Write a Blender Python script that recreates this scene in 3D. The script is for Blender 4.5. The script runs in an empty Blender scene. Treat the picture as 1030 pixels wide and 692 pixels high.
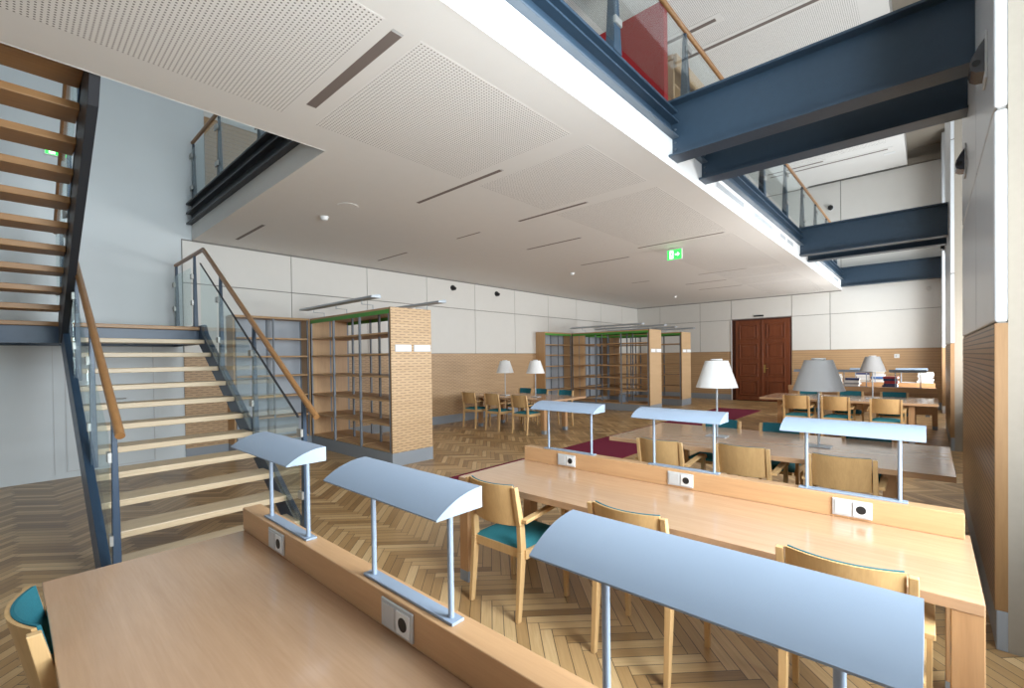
import bpy, math, random
from mathutils import Matrix, Vector
random.seed(7)
SC = bpy.context.scene
COL = SC.collection
PI = math.pi

# ------------------------------------------------------------------ mesh helpers
class MB:
    def __init__(s): s.v = []; s.f = []; s.mi = []; s.cur = 0
    def add(s, vs, fs):
        o = len(s.v); s.v += [tuple(p) for p in vs]
        for f in fs: s.f.append(tuple(i + o for i in f)); s.mi.append(s.cur)
        return s
    def box(s, x0, x1, y0, y1, z0, z1):
        if x0 > x1: x0, x1 = x1, x0
        if y0 > y1: y0, y1 = y1, y0
        if z0 > z1: z0, z1 = z1, z0
        return s.add([(x0,y0,z0),(x1,y0,z0),(x1,y1,z0),(x0,y1,z0),(x0,y0,z1),(x1,y0,z1),(x1,y1,z1),(x0,y1,z1)],
            [(0,3,2,1),(4,5,6,7),(0,1,5,4),(1,2,6,5),(2,3,7,6),(3,0,4,7)])
    def hexa(s, lo, hi):
        return s.add(list(lo)+list(hi), [(0,3,2,1),(4,5,6,7),(0,1,5,4),(1,2,6,5),(2,3,7,6),(3,0,4,7)])
    def taper(s, x, y, z0, z1, a0, b0, a1, b1, x1=None, y1=None):
        x1 = x if x1 is None else x1; y1 = y if y1 is None else y1
        q = lambda X, Y, a, b, z: [(X-a,Y-b,z),(X+a,Y-b,z),(X+a,Y+b,z),(X-a,Y+b,z)]
        return s.hexa(q(x,y,a0,b0,z0), q(x1,y1,a1,b1,z1))
    def prism(s, prof, axis, a, b):
        # prof: 2D loop; extruded along axis from a to b ('x': prof=(y,z); 'y': (x,z); 'z': (x,y))
        def P(p, t):
            return (t,p[0],p[1]) if axis == 'x' else ((p[0],t,p[1]) if axis == 'y' else (p[0],p[1],t))
        n = len(prof)
        vs = [P(p,a) for p in prof] + [P(p,b) for p in prof]
        fs = [tuple(range(n-1,-1,-1)), tuple(range(n,2*n))] + [(i,(i+1)%n,n+(i+1)%n,n+i) for i in range(n)]
        return s.add(vs, fs)
    def tube(s, pts, r, n=12, caps=True):
        pts = [Vector(p) for p in pts]; rings = []
        rs = r if isinstance(r,(list,tuple)) else [r]*len(pts)
        prevn = None
        for i, p in enumerate(pts):
            if i == 0: t = (pts[1]-p).normalized()
            elif i == len(pts)-1: t = (p-pts[i-1]).normalized()
            else: t = ((pts[i+1]-p).normalized() + (p-pts[i-1]).normalized()).normalized()
            if prevn is None:
                u = Vector((0,0,1)) if abs(t.z) < .9 else Vector((1,0,0))
                nn = (u - t*u.dot(t)).normalized()
            else: nn = (prevn - t*prevn.dot(t)).normalized()
            prevn = nn; bb = t.cross(nn)
            rings.append([p + (nn*math.cos(2*PI*k/n) + bb*math.sin(2*PI*k/n))*rs[i] for k in range(n)])
        vs = [q for R in rings for q in R]; fs = []
        for i in range(len(pts)-1):
            for k in range(n):
                fs.append((i*n+k, i*n+(k+1)%n, (i+1)*n+(k+1)%n, (i+1)*n+k))
        if caps: fs += [tuple(range(n-1,-1,-1)), tuple(range((len(pts)-1)*n, len(pts)*n))]
        return s.add(vs, fs)
    def lathe(s, prof, cx=0, cy=0, n=32, cap=True):
        vs = []; fs = []
        for r, z in prof:
            for k in range(n): vs.append((cx+r*math.cos(2*PI*k/n), cy+r*math.sin(2*PI*k/n), z))
        for i in range(len(prof)-1):
            for k in range(n): fs.append((i*n+k, i*n+(k+1)%n, (i+1)*n+(k+1)%n, (i+1)*n+k))
        if cap: fs += [tuple(range(n-1,-1,-1)), tuple(range((len(prof)-1)*n, len(prof)*n))]
        return s.add(vs, fs)
    def build(s, name, m, parent=None, bevel=0, smooth=False, seg=2):
        off = Vector((0,0,0))
        p = parent
        while p is not None: off += p.location; p = p.parent
        me = bpy.data.meshes.new(name)
        me.from_pydata([tuple(Vector(v)-off) for v in s.v], [], s.f)
        ms = m if isinstance(m,(list,tuple)) else [m]
        for q in ms: me.materials.append(q)
        if len(ms) > 1:
            for i, q in enumerate(s.mi): me.polygons[i].material_index = q
        o = bpy.data.objects.new(name, me); COL.objects.link(o)
        if parent is not None: o.parent = parent
        me.validate(); me.update()
        if bevel:
            b = o.modifiers.new('bevel','BEVEL'); b.width = bevel; b.segments = seg; b.limit_method = 'ANGLE'; b.angle_limit = .6
            b.harden_normals = False
        if smooth:
            for q in me.polygons: q.use_smooth = True
            try: me.set_sharp_from_angle(angle=.6)
            except Exception: pass
        return o
def B(*a): return MB().box(*a)
def tag(o, label, cat, group=None):
    o['label'] = label; o['category'] = cat
    if group: o['group'] = group
    return o
def thing(name, label, cat, loc=(0,0,0), group=None):
    o = bpy.data.objects.new(name, None); COL.objects.link(o); o.location = loc
    o.empty_display_size = .1
    return tag(o, label, cat, group)
def struct(o): o['kind'] = 'structure'; return o
def kids(o): return [c for c in bpy.data.objects if c.parent == o]
def dup(root, loc, rotz, label, group=None):
    r = root.copy(); COL.objects.link(r); r.location = loc; r.rotation_euler = (0,0,rotz); r['label'] = label
    if group: r['group'] = group
    for ch in kids(root):
        c = ch.copy(); COL.objects.link(c); c.parent = r
        for g in kids(ch):
            d = g.copy(); COL.objects.link(d); d.parent = c
    return r

# ------------------------------------------------------------------ materials
class NT:
    def __init__(s, name):
        s.m = bpy.data.materials.new(name); s.m.use_nodes = True; s.t = s.m.node_tree; s.n = s.t.nodes
        s.bs = s.n['Principled BSDF']; s.out = s.n['Material Output']
    def link(s, a, b): s.t.links.new(a, b)
    def val(s, sock, v):
        if hasattr(v, 'links') or isinstance(v, bpy.types.NodeSocket): s.link(v, sock)
        else: sock.default_value = v
    def math(s, op, a, b=0.0, c=None):
        n = s.n.new('ShaderNodeMath'); n.operation = op
        s.val(n.inputs[0], a); s.val(n.inputs[1], b)
        if c is not None: s.val(n.inputs[2], c)
        return n.outputs[0]
    def coord(s, kind='Object'):
        return s.n.new('ShaderNodeTexCoord').outputs[kind]
    def sep(s, v):
        n = s.n.new('ShaderNodeSeparateXYZ'); s.link(v, n.inputs[0]); return n.outputs
    def comb(s, x, y, z=0.0):
        n = s.n.new('ShaderNodeCombineXYZ')
        for i, q in enumerate((x,y,z)): s.val(n.inputs[i], q)
        return n.outputs[0]
    def mapping(s, v, scale=(1,1,1), loc=None, rot=None):
        n = s.n.new('ShaderNodeMapping'); s.link(v, n.inputs[0]); n.inputs['Scale'].default_value = scale
        if loc is not None: s.val(n.inputs['Location'], loc)
        if rot: n.inputs['Rotation'].default_value = rot
        return n.outputs[0]
    def noise(s, v, scale=5, detail=3, rough=.5, dist=0):
        n = s.n.new('ShaderNodeTexNoise'); s.link(v, n.inputs['Vector']); n.inputs['Scale'].default_value = scale
        n.inputs['Detail'].default_value = detail; n.inputs['Roughness'].default_value = rough; n.inputs['Distortion'].default_value = dist
        return n.outputs['Fac']
    def white(s, v):
        n = s.n.new('ShaderNodeTexWhiteNoise'); n.noise_dimensions = '3D'; s.link(v, n.inputs['Vector']); return n.outputs['Value']
    def ramp(s, f, stops):
        n = s.n.new('ShaderNodeValToRGB'); s.link(f, n.inputs[0]); e = n.color_ramp.elements
        while len(e) < len(stops): e.new(.5)
        for i, (p, c) in enumerate(stops): e[i].position = p; e[i].color = (*c, 1)
        return n.outputs[0]
    def mix(s, f, a, b, mode='MIX'):
        n = s.n.new('ShaderNodeMix'); n.data_type = 'RGBA'; n.blend_type = mode
        s.val(n.inputs[0], f)
        for i, q in ((6,a),(7,b)):
            if isinstance(q, tuple): n.inputs[i].default_value = (*q,1) if len(q)==3 else q
            else: s.link(q, n.inputs[i])
        return n.outputs[2]
    def bump(s, h, strength=.2, dist=.01):
        n = s.n.new('ShaderNodeBump'); s.link(h, n.inputs['Height']); n.inputs['Strength'].default_value = strength
        n.inputs['Distance'].default_value = dist; s.link(n.outputs[0], s.bs.inputs['Normal'])
    def set(s, color=None, rough=.5, metal=0, spec=None, coat=None):
        if color is not None:
            if isinstance(color, tuple): s.bs.inputs['Base Color'].default_value = (*color,1)
            else: s.link(color, s.bs.inputs['Base Color'])
        s.val(s.bs.inputs['Roughness'], rough); s.bs.inputs['Metallic'].default_value = metal
        if spec is not None: s.bs.inputs['Specular IOR Level'].default_value = spec
        if coat is not None: s.bs.inputs['Coat Weight'].default_value = coat; s.bs.inputs['Coat Roughness'].default_value = .12
        return s.m
    def rnd(s):
        return s.n.new('ShaderNodeObjectInfo').outputs['Random']

def plain(name, c, rough=.5, metal=0, var=.04, scale=6, spec=None):
    t = NT(name); n = t.noise(t.coord(), scale, 3)
    col = t.mix(n, tuple(x*(1-var) for x in c), tuple(min(1,x*(1+var)) for x in c))
    return t.set(col, rough, metal, spec)
def wood(name, c0, c1, axis='x', rough=.4, fine=26, coat=None, spec=None):
    t = NT(name)
    sc = {'x':(.06,1,1),'y':(1,.06,1),'z':(1,1,.06)}[axis]
    r = t.math('MULTIPLY', t.rnd(), 7.3)
    v = t.mapping(t.coord(), sc, loc=t.comb(r, r, r))
    a = t.noise(v, fine, 4, .6, .4); b = t.noise(v, fine*5, 2, .6)
    f = t.math('ADD', t.math('MULTIPLY', a, .65), t.math('MULTIPLY', b, .35))
    col = t.ramp(f, [(.3,c0),(.7,c1)])
    return t.set(col, rough, 0, spec, coat)

def herringbone():
    t = NT('parquet'); w = .07; n = 7.0
    v = t.mapping(t.coord(), (1/w,1/w,1), loc=(.3,.1,0), rot=(0,0,PI/4))
    x, y, _ = t.sep(v)
    i = t.math('FLOOR', x); j = t.math('FLOOR', y); fx = t.math('FRACT', x); fy = t.math('FRACT', y)
    m = t.math('FLOORED_MODULO', t.math('SUBTRACT', i, j), 2*n)
    H = t.math('LESS_THAN', m, n-.5)
    nH = t.math('SUBTRACT', 1.0, H)
    sel = lambda a, b: t.math('ADD', t.math('MULTIPLY', H, a), t.math('MULTIPLY', nH, b))
    mv = t.math('SUBTRACT', 2*n-1, m)
    al = sel(t.math('ADD', m, fx), t.math('ADD', mv, fy)); ac = sel(fy, fx)
    idx = sel(t.math('SUBTRACT', i, m), i); idy = sel(j, t.math('SUBTRACT', j, mv))
    wn = t.white(t.comb(idx, idy, H)); wn2 = t.white(t.comb(idy, idx, t.math('ADD', H, 5.0)))
    gv = t.comb(t.math('ADD', t.math('MULTIPLY', al, .05), t.math('MULTIPLY', wn, 60.0)), t.math('ADD', ac, t.math('MULTIPLY', wn2, 40.0)), H)
    g = t.noise(gv, 5, 4, .65, .5)
    tone = t.math('ADD', t.math('MULTIPLY', wn, .62), t.math('MULTIPLY', g, .38))
    col = t.ramp(tone, [(.10,(.21,.115,.046)),(.42,(.39,.235,.10)),(.70,(.53,.345,.165)),(.95,(.72,.53,.30))])
    e1 = t.math('MINIMUM', ac, t.math('SUBTRACT', 1.0, ac)); e2 = t.math('MINIMUM', al, t.math('SUBTRACT', n, al))
    gap = t.math('LESS_THAN', t.math('MINIMUM', e1, e2), .034)
    col = t.mix(t.math('MULTIPLY', gap, .85), col, (.035,.022,.013))
    h = t.math('SUBTRACT', t.math('MULTIPLY', wn2, .25), gap)
    t.bump(h, .12, .003)
    r = t.math('ADD', .24, t.math('MULTIPLY', g, .16))
    return t.set(col, r, 0, .5)

def slotted(name, c0, c1, ucoord, pitch=.04, length=.13, duty=.72, frac=.22, dark=(.10,.06,.032), rough=.42):
    # wood veneer with staggered milled slots; ucoord 0 -> x is the run direction, 1 -> y
    t = NT(name); o = t.coord(); s = t.sep(o); u = s[ucoord]; z = s[2]
    sc = (.06,1,1) if ucoord == 0 else (1,.06,1)
    g = t.noise(t.mapping(o, sc), 22, 4, .6, .3)
    base = t.ramp(g, [(.3,c0),(.7,c1)])
    zr = t.math('DIVIDE', z, pitch); row = t.math('FLOOR', zr); fz = t.math('FRACT', zr)
    par = t.math('MULTIPLY', t.math('FLOORED_MODULO', row, 2.0), .5)
    fu = t.math('FRACT', t.math('ADD', t.math('DIVIDE', u, length), par))
    hole = t.math('MULTIPLY', t.math('LESS_THAN', fz, frac), t.math('LESS_THAN', fu, duty))
    t.bump(t.math('SUBTRACT', 1.0, hole), .5, .004)
    return t.set(t.mix(hole, base, dark), rough)
def grooved(name, c0, c1, ucoord, pitch, frac=.12, dark=(.06,.036,.02), rough=.4):
    t = NT(name); o = t.coord(); s = t.sep(o)
    g = t.noise(t.mapping(o, (.06,1,1) if ucoord == 0 else (1,.06,1)), 22, 4, .6, .3)
    base = t.ramp(g, [(.3,c0),(.7,c1)])
    fz = t.math('FRACT', t.math('DIVIDE', s[2], pitch)); hole = t.math('LESS_THAN', fz, frac)
    t.bump(t.math('SUBTRACT', 1.0, hole), .5, .004)
    return t.set(t.mix(hole, base, dark), rough)
def perforated(name, c, pitch=.0266, r=.27, dark=(.10,.09,.085)):
    t = NT(name); s = t.sep(t.coord())
    a = t.math('SUBTRACT', t.math('FRACT', t.math('DIVIDE', s[0], pitch)), .5)
    b = t.math('SUBTRACT', t.math('FRACT', t.math('DIVIDE', s[1], pitch)), .5)
    d = t.math('SQRT', t.math('ADD', t.math('MULTIPLY', a, a), t.math('MULTIPLY', b, b)))
    return t.set(t.mix(t.math('LESS_THAN', d, r), c, dark), .7)
def glass(name, tint=(.925,.965,.955), edge=.006):
    t = NT(name); t.n.remove(t.bs)
    tr = t.n.new('ShaderNodeBsdfTransparent'); tr.inputs[0].default_value = (*tint,1)
    gl = t.n.new('ShaderNodeBsdfGlossy'); gl.inputs['Roughness'].default_value = .02; gl.inputs[0].default_value = (.9,.95,1,1)
    fr = t.n.new('ShaderNodeFresnel'); fr.inputs[0].default_value = 1.45
    mx = t.n.new('ShaderNodeMixShader'); f = t.math('ADD', t.math('MULTIPLY', fr.outputs[0], .28), edge)
    t.link(f, mx.inputs[0]); t.link(tr.outputs[0], mx.inputs[1]); t.link(gl.outputs[0], mx.inputs[2])
    t.link(mx.outputs[0], t.out.inputs['Surface'])
    return t.m
def emissive(name, c, strength):
    t = NT(name); t.set(c, .4); t.bs.inputs['Emission Color'].default_value = (*c,1); t.bs.inputs['Emission Strength'].default_value = strength
    return t.m
def fabric(name, c, rough=.85, scale=260):
    t = NT(name); n = t.noise(t.coord(), scale, 2)
    t.bump(n, .25, .002)
    return t.set(t.mix(n, tuple(x*.75 for x in c), tuple(x*1.25 for x in c)), rough, 0, .25)

M = dict(
 floor=herringbone(),
 soffit=plain('soffit_paint', (.70,.69,.675), .7, var=.02),
 perf=perforated('perforated_board', (.745,.735,.72), r=.22, dark=(.14,.13,.125)),
 plaster=plain('plaster', (.63,.68,.71), .75, var=.03, scale=2.5),
 beige=plain('warm_plaster', (.27,.24,.20), .8, var=.05, scale=30),
 panel=plain('white_panel', (.68,.67,.645), .5, var=.02),
 pierpanel=plain('pier_panel', (.54,.56,.585), .32, var=.02),
 joint=plain('joint_dark', (.22,.21,.20), .8),
 fascia=plain('fascia_white', (.86,.87,.88), .55, var=.01),
 steel=plain('blue_steel', (.027,.050,.080), .38, var=.12, scale=14),
 stairsteel=plain('blue_stair_steel', (.036,.066,.115), .38, var=.12, scale=14),
 darksteel=plain('dark_steel', (.022,.026,.034), .45, var=.1),
 lip=plain('steel_lip', (.075,.10,.13), .4),
 chrome=plain('brushed_clamp', (.42,.42,.41), .4, metal=.6),
 dchrome=plain('dark_chrome', (.10,.10,.11), .25, metal=.8),
 alu=plain('aluminium', (.40,.44,.49), .38, metal=.35),
 lamp=plain('lamp_coat', (.275,.345,.45), .38, var=.015),
 base=plain('grey_plinth', (.26,.29,.33), .45, var=.03),
 upright=plain('grey_upright', (.20,.225,.26), .5),
 desk=wood('beech_top', (.45,.272,.158), (.54,.343,.208), 'x', .25, coat=.65),
 deskx=wood('beech_board', (.50,.29,.145), (.60,.36,.185), 'x', .36),
 leg=wood('beech_leg', (.42,.235,.115), (.54,.315,.16), 'z', .4),
 chair=wood('chair_beech', (.54,.34,.155), (.66,.44,.215), 'z', .36),
 chairx=wood('chair_ply', (.46,.285,.125), (.58,.375,.175), 'z', .36),
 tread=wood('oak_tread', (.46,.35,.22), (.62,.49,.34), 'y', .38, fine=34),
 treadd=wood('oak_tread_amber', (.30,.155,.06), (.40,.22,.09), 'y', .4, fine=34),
 rail=wood('oak_rail', (.25,.12,.044), (.34,.175,.068), 'x', .35),
 shelf=wood('shelf_board', (.42,.25,.12), (.54,.335,.17), 'x', .45),
 shelfy=wood('shelf_side', (.42,.25,.12), (.54,.335,.17), 'z', .45),
 slotL=slotted('slotted_cladding', (.44,.285,.155), (.53,.355,.205), 1, .038, .15, .70, .17, (.17,.10,.05)),
 slotP=slotted('slotted_end_panel', (.50,.33,.18), (.59,.405,.235), 1, .0405, .15, .70, .17, (.17,.10,.05)),
 lineE=grooved('lined_cladding', (.42,.265,.14), (.50,.325,.18), 0, .075, .07, (.2,.12,.06)),
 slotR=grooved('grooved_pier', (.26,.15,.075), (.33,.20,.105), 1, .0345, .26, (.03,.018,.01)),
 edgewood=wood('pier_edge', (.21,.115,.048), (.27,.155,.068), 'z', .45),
 teal=fabric('teal_fabric', (.035,.205,.245)),
 darkteal=fabric('teal_pad', (.02,.135,.175)),
 carpet=fabric('maroon_carpet', (.165,.012,.038), .95, 120),
 door=wood('mahogany', (.115,.03,.011), (.19,.052,.019), 'z', .32, fine=14),
 doorf=wood('mahogany_dark', (.05,.012,.006), (.085,.02,.009), 'z', .35, fine=14),
 brass=plain('brass', (.55,.38,.14), .3, metal=.9),
 red=plain('red_lacquer', (.32,.022,.026), .6, var=.05, scale=2, spec=.15),
 glass=glass('clear_glass'), cglass=glass('gallery_glass', (.955,.98,.975), .004), wglass=glass('window_glass', (.96,.98,.98), .03),
 white=plain('white_plastic', (.74,.75,.76), .4, var=.01),
 grey=plain('light_grey_plastic', (.52,.53,.54), .45, var=.01),
 black=plain('black_plastic', (.012,.012,.013), .45),
 slot=plain('slot_recess', (.17,.14,.128), .7),
 green=plain('green_strip', (.075,.30,.045), .5),
 shade=plain('lamp_shade_white', (.80,.80,.80), .8, var=.01),
 shade_in_shadow=plain('lamp_shade_in_shadow', (.42,.42,.43), .8, var=.01),  # white lamp shade with its dim backlit tone put into the colour
 exit=emissive('exit_green', (.04,.75,.10), 1.6), exitw=emissive('exit_white', (.9,1,.9), 2.0),
 frame=plain('window_frame', (.55,.55,.54), .5),
 card=plain('label_card', (.82,.83,.85), .5, var=.01),
 woodcab=wood('cabinet_wood', (.42,.27,.14), (.52,.35,.20), 'z', .45),
)

# ------------------------------------------------------------------ key measures (metres)
XL, YE, XP = -9.0, 17.73, .26          # left wall face, end wall face, pier cladding face
ZC, ZG, ZU = 3.62, 4.20, 7.06          # soffit, gallery floor, upper ceiling
XF = -2.03                             # gallery edge
YB = -7.5                              # back wall
ZW = 1.75                              # top of wood cladding
VX, VY0, VY1 = -4.29, -1.1, 2.10       # stair void

# ------------------------------------------------------------------ shell
struct(tag(B(XL-.3, 1.4, YB-.3, YE+.3, -.2, 0).build('floor', M['floor']), 'oiled oak herringbone parquet floor of the reading room', 'floor'))

# left wall
wl = struct(tag(B(XL-.3, XL, YB, YE+.3, 0, 7.8).build('wall_left', M['plaster']), 'long pale wall on the stair side with panelling beyond the stairs', 'wall'))
Y0 = 1.95
mb = B(XL, XL+.012, Y0, YE, ZW, ZC); mb.build('joint_backing', M['joint'], wl)
mb = MB(); ys = [Y0, 3.675] + [3.675+1.59*k for k in range(1, 9)] + [YE]
for a, b in zip(ys, ys[1:]):
    for z0, z1 in ((ZW+.006, 2.90), (2.915, ZC-.025)): mb.box(XL+.01, XL+.03, a+.006, b-.006, z0, z1)
mb.build('white_panel', M['panel'], wl, bevel=.003)
B(XL, XL+.03, Y0, YE, .2, ZW).build('slotted_cladding', M['slotL'], wl)
# upper storey cladding
B(XL, XL+.03, 2.3, YE, ZG, 5.72).build('upper_cladding', M['lineE'], wl)
B(XL, XL+.02, 2.3, YE, 5.73, ZU).build('upper_panel', M['panel'], wl)
struct(tag(B(XL+.001, XL+.036, Y0, YE, 0, .2).build('baseboard_left', M['base']), 'grey metal skirting under the slotted wood on the stair side wall', 'baseboard'))
# flush door in the plain wall under the landing
dr = struct(tag(B(XL, XL+.006, .566, 1.538, .10, 1.95).build('door_1', M['plaster']), 'flush jib door in the pale wall seen between the stair treads', 'door'))
mb = MB(); w = .008
mb.box(XL+.001, XL+.008, .55, .55+w, .09, 1.96); mb.box(XL+.001, XL+.008, 1.546, 1.546+w, .09, 1.96); mb.box(XL+.001, XL+.008, .55, 1.554, .086, .094); mb.box(XL+.001,XL+.008,.55,1.554,1.955,1.963)
mb.box(XL+.001, XL+.008, .43, .434, .06, 1.99)
mb.build('door_gap', M['grey'], dr)
MB().tube([(XL+.006,1.10,1.08),(XL+.05,1.10,1.08),(XL+.05,1.21,1.08)], .009, 8).build('door_handle', M['chrome'], dr)

# end wall
we = struct(tag(B(XL-.3, 1.4, YE, YE+.3, 0, 7.8).build('wall_end', M['beige']), 'end wall with white panels above a band of wood', 'wall'))
B(XL, .31, YE-.012, YE, ZW, ZU).build('joint_backing', M['joint'], we)
DX0, DX1, DZ = -5.28, -3.42, 2.88
mb = MB(); xs = [XL+.03, -8.0, -6.42, -5.30, -3.40, -2.33, .31]
for a, b in zip(xs, xs[1:]):
    rows = [(ZW+.006, 2.885), (2.90, 3.62)] if b > -3.3 or b < -5 else [(2.915, 3.62)]
    if b > 0: rows = [(ZW+.006, 2.885), (2.90, 4.2)]
    for z0, z1 in rows: mb.box(a+.008, b-.008, YE-.03, YE-.01, z0, z1)
xu = [XL+.03, -6.4, -4.2, -2.04, .31]
for a, b in zip(xu, xu[1:]): mb.box(a+.008, b-.008, YE-.03, YE-.01, 4.22, ZU-.02)
mb.build('white_panel', M['panel'], we, bevel=.003)
mb = B(XL+.03, DX0-.03, YE-.03, YE, .2, ZW).box(DX1+.02, .31, YE-.03, YE, .2, ZW); mb.build('lined_cladding', M['lineE'], we)
mb = B(XL+.03, DX0-.03, YE-.036, YE-.001, 0, .2).box(DX1+.02, .31, YE-.036, YE-.001, 0, .2)
struct(tag(mb.build('baseboard_end', M['base']), 'grey metal skirting along the end wall by the big door', 'baseboard'))
# double door
d2 = struct(tag(B(DX0, DX1, YE-.034, YE-.002, 0, DZ).build('door_2', M['doorf']), 'tall dark red mahogany double door in the end wall', 'door'))
dxm = (DX0+.13+DX1)/2
for k, (a, b) in enumerate(((DX0+.13, dxm-.006), (dxm+.006, DX1-.03))):
    lf = B(a, b, YE-.075, YE-.035, .02, DZ-.05).build('door_leaf', M['door'], d2, bevel=.006)
    pw = .13; zs = [.20, .84, 1.36, 2.02, 2.66]
    for z0, z1 in ((.20,.72),(.86,1.34),(1.48,2.02),(2.16,2.70)):
        m2 = MB(); x0, x1 = a+pw, b-pw; t = .035; y = YE-.075
        for q in ((x0,x1,z0,z0+t),(x0,x1,z1-t,z1),(x0,x0+t,z0+t,z1-t),(x1-t,x1,z0+t,z1-t)): m2.box(q[0],q[1],y-.022,y+.001,q[2],q[3])
        m2.box(x0+.09, x1-.09, y-.014, y+.001, z0+.09, z1-.09)
        m2.build('raised_panel', M['door'], lf, bevel=.008)
B(dxm-.03, dxm+.03, YE-.095, YE-.075, .02, DZ-.05).build('meeting_stile', M['door'], d2, bevel=.01)
MB().tube([(dxm+.075,YE-.07,1.15),(dxm+.075,YE-.14,1.15),(dxm+.2,YE-.14,1.15)], .014, 8).box(dxm+.045,dxm+.105,YE-.085,YE-.07,1.0,1.27).build('door_handle', M['brass'], d2)
B(DX0-.03, DX0, YE-.05, YE, 0, DZ).build('door_jamb', M['white'], d2)

# back wall (behind the camera)
struct(tag(B(XL-.3, 1.4, YB-.3, YB, 0, 7.8).build('wall_back', M['plaster']), 'plain wall behind the viewpoint', 'wall'))

# right wall: piers, reveals, sills, windows
wr = struct(tag(B(1.05, 1.4, YB, YE, 0, .85).build('wall_right', M['beige']), 'window wall with deep piers on the right', 'wall'))
B(1.05, 1.4, YB, YE, 6.4, 7.8).build('lintel', M['beige'], wr)
PIERS = [(-2.9, .2), (3.556, 6.65), (10.35, 13.4)]
NICHES = [(YB, -2.9), (.2, 3.556), (6.65, 10.35), (13.4, YE-1.1)]
for a, b in PIERS:
    B(.31, 1.4, a, b, 0, 7.8).build('pier', M['beige'], wr)
    B(XP+.006, .31, a, b, 0, .215).build('pier_base', M['base'], wr, bevel=.004)
    m2 = MB(); m2.box(XP, .312, a, a+.012, .215, ZW+.005); m2.box(XP, .312, b-.012, b, .215, ZW+.005)
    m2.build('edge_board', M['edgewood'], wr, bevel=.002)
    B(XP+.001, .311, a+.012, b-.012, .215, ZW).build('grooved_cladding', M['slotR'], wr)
    B(XP+.012, .312, a+.01, b-.01, ZW, 7.45).build('joint_backing', M['joint'], wr)
    m2 = MB(); yj = a + 1.24
    for z0, z1 in ((ZW+.012, 2.885), (2.90, 5.05), (5.065, 7.4)):
        for y0, y1 in ((a, yj-.004), (yj+.004, b)): m2.box(XP-.002, .313, y0, y1, z0, z1)
    m2.build('pier_panel', M['pierpanel'], wr, bevel=.014, seg=4)
B(XP, 1.4, YE-1.1, YE-.031, 0, 7.4).build('corner_pier', M['pierpanel'], wr, bevel=.012, seg=3)
B(XP-.001, .4, YE-1.105, YE-.03, .2, ZW).build('corner_cladding', M['edgewood'], wr)
for k, (a, b) in enumerate(NICHES):
    g = struct(tag(thing('window_%d' % (k+1), 'tall daylit window in niche %s' % ['beside the back wall','right of the near desks','between the first and second piers','next to the end wall'][k], 'window', (1.1, a, .85)),
        'tall daylit window %s' % ['beside the back wall','right of the near desks','between the two visible piers','next to the end wall'][k], 'window'))
    m2 = MB(); n = 3; wd = (b-a)/n
    for i in range(n+1): m2.box(1.06, 1.14, a+i*wd-.035, a+i*wd+.035, .85, 6.4)
    for z in (.85, 2.3, 4.2, 6.33): m2.box(1.06, 1.14, a, b, z, z+.07)
    m2.build('window_frame', M['frame'], g)
    B(1.095, 1.103, a, b, .86, 6.39).build('window_pane', M['wglass'], g)
    B(.85, 1.4, a, b, .80, .85).build('window_sill', M['frame'], g)
# --------------------------------------------------------- mezzanine slab / soffit
cl = struct(tag(thing('ceiling', 'pale perforated soffit under the gallery with a stair opening', 'ceiling', (-5.5, 5, ZC)), 'pale perforated soffit under the gallery with a stair opening', 'ceiling'))
SLOTS = [(-3.62,-2.415,1.66,.078),(-4.87,-3.37,3.60,.05),(-4.465,-3.27,5.11,.05),(-5.516,-4.32,6.535,.045),(-5.62,-4.457,8.48,.045),
         (-3.99,-2.46,7.92,.05),(-8.26,-7.24,5.10,.04),(-5.85,-5.27,5.11,.03),(-8.44,-7.24,2.59,.05),(-6.01,-5.49,11.54,.04),
         (-4.22,-3.10,11.56,.04),(-5.06,-3.96,12.88,.05),(-5.18,-3.94,14.21,.05)]
def slab_rects():
    # rectangles covering the soffit minus the void
    return [(XL, VX, YB, VY0), (XL, VX, VY1, YE), (VX, XF, YB, YE)]
mb = MB()
for (a,b,c,d) in slab_rects(): mb.box(a,b,c,d,ZC,ZG-.25)
mb.build('soffit_board', M['soffit'], cl)
mb = MB()
for (a,b,c,d) in ((XL,VX-.06,YB,VY0-.06),(XL,VX-.06,VY1+.06,YE),(VX-.06,XF-.06,YB,YE)): mb.box(a,b,c,d,ZG-.25,ZG)
mb.build('gallery_floor', M['soffit'], cl)
mb = MB(); py = [-7.0,-4.5,-1.5,1.54,1.80,3.47,3.73,4.98,5.24,6.4,6.67,7.79,8.05,9.3,9.5,11.42,11.7,12.74,13.02,14.07,14.35,17.3]
px_ = -3.87
for a, b in zip(py[2::2], py[3::2]): pass
bands = [(-6.9,-1.4),(-1.3,1.54),(1.80,3.46),(3.74,4.97),(5.25,7.78),(8.06,11.42),(11.70,12.74),(13.02,14.07),(14.35,17.4)]
for a, b in bands: mb.box(px_, -2.38, a, b, ZC-.0008, ZC+.01)
mb.build('perforated_field', M['perf'], cl)
B(XF-.001, XF+.004, YB, YE-.03, ZC-.002, 3.92).build('white_fascia', M['fascia'], cl)
B(XL+.001, VX, VY1-.004, VY1+.001, ZC-.002, 3.87).build('void_fascia', M['soffit'], cl)
B(VX-.001, VX-.006, VY0, VY1, ZC-.002, 3.87).build('void_fascia', M['soffit'], cl)
# thin shadow gap where the soffit meets the walls
B(XL+.012, XL+.032, VY1, YE, ZC-.028, ZC).box(XL, XF, YE-.032, YE-.012, ZC-.03, ZC).build('shadow_gap', M['joint'], cl)
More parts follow.
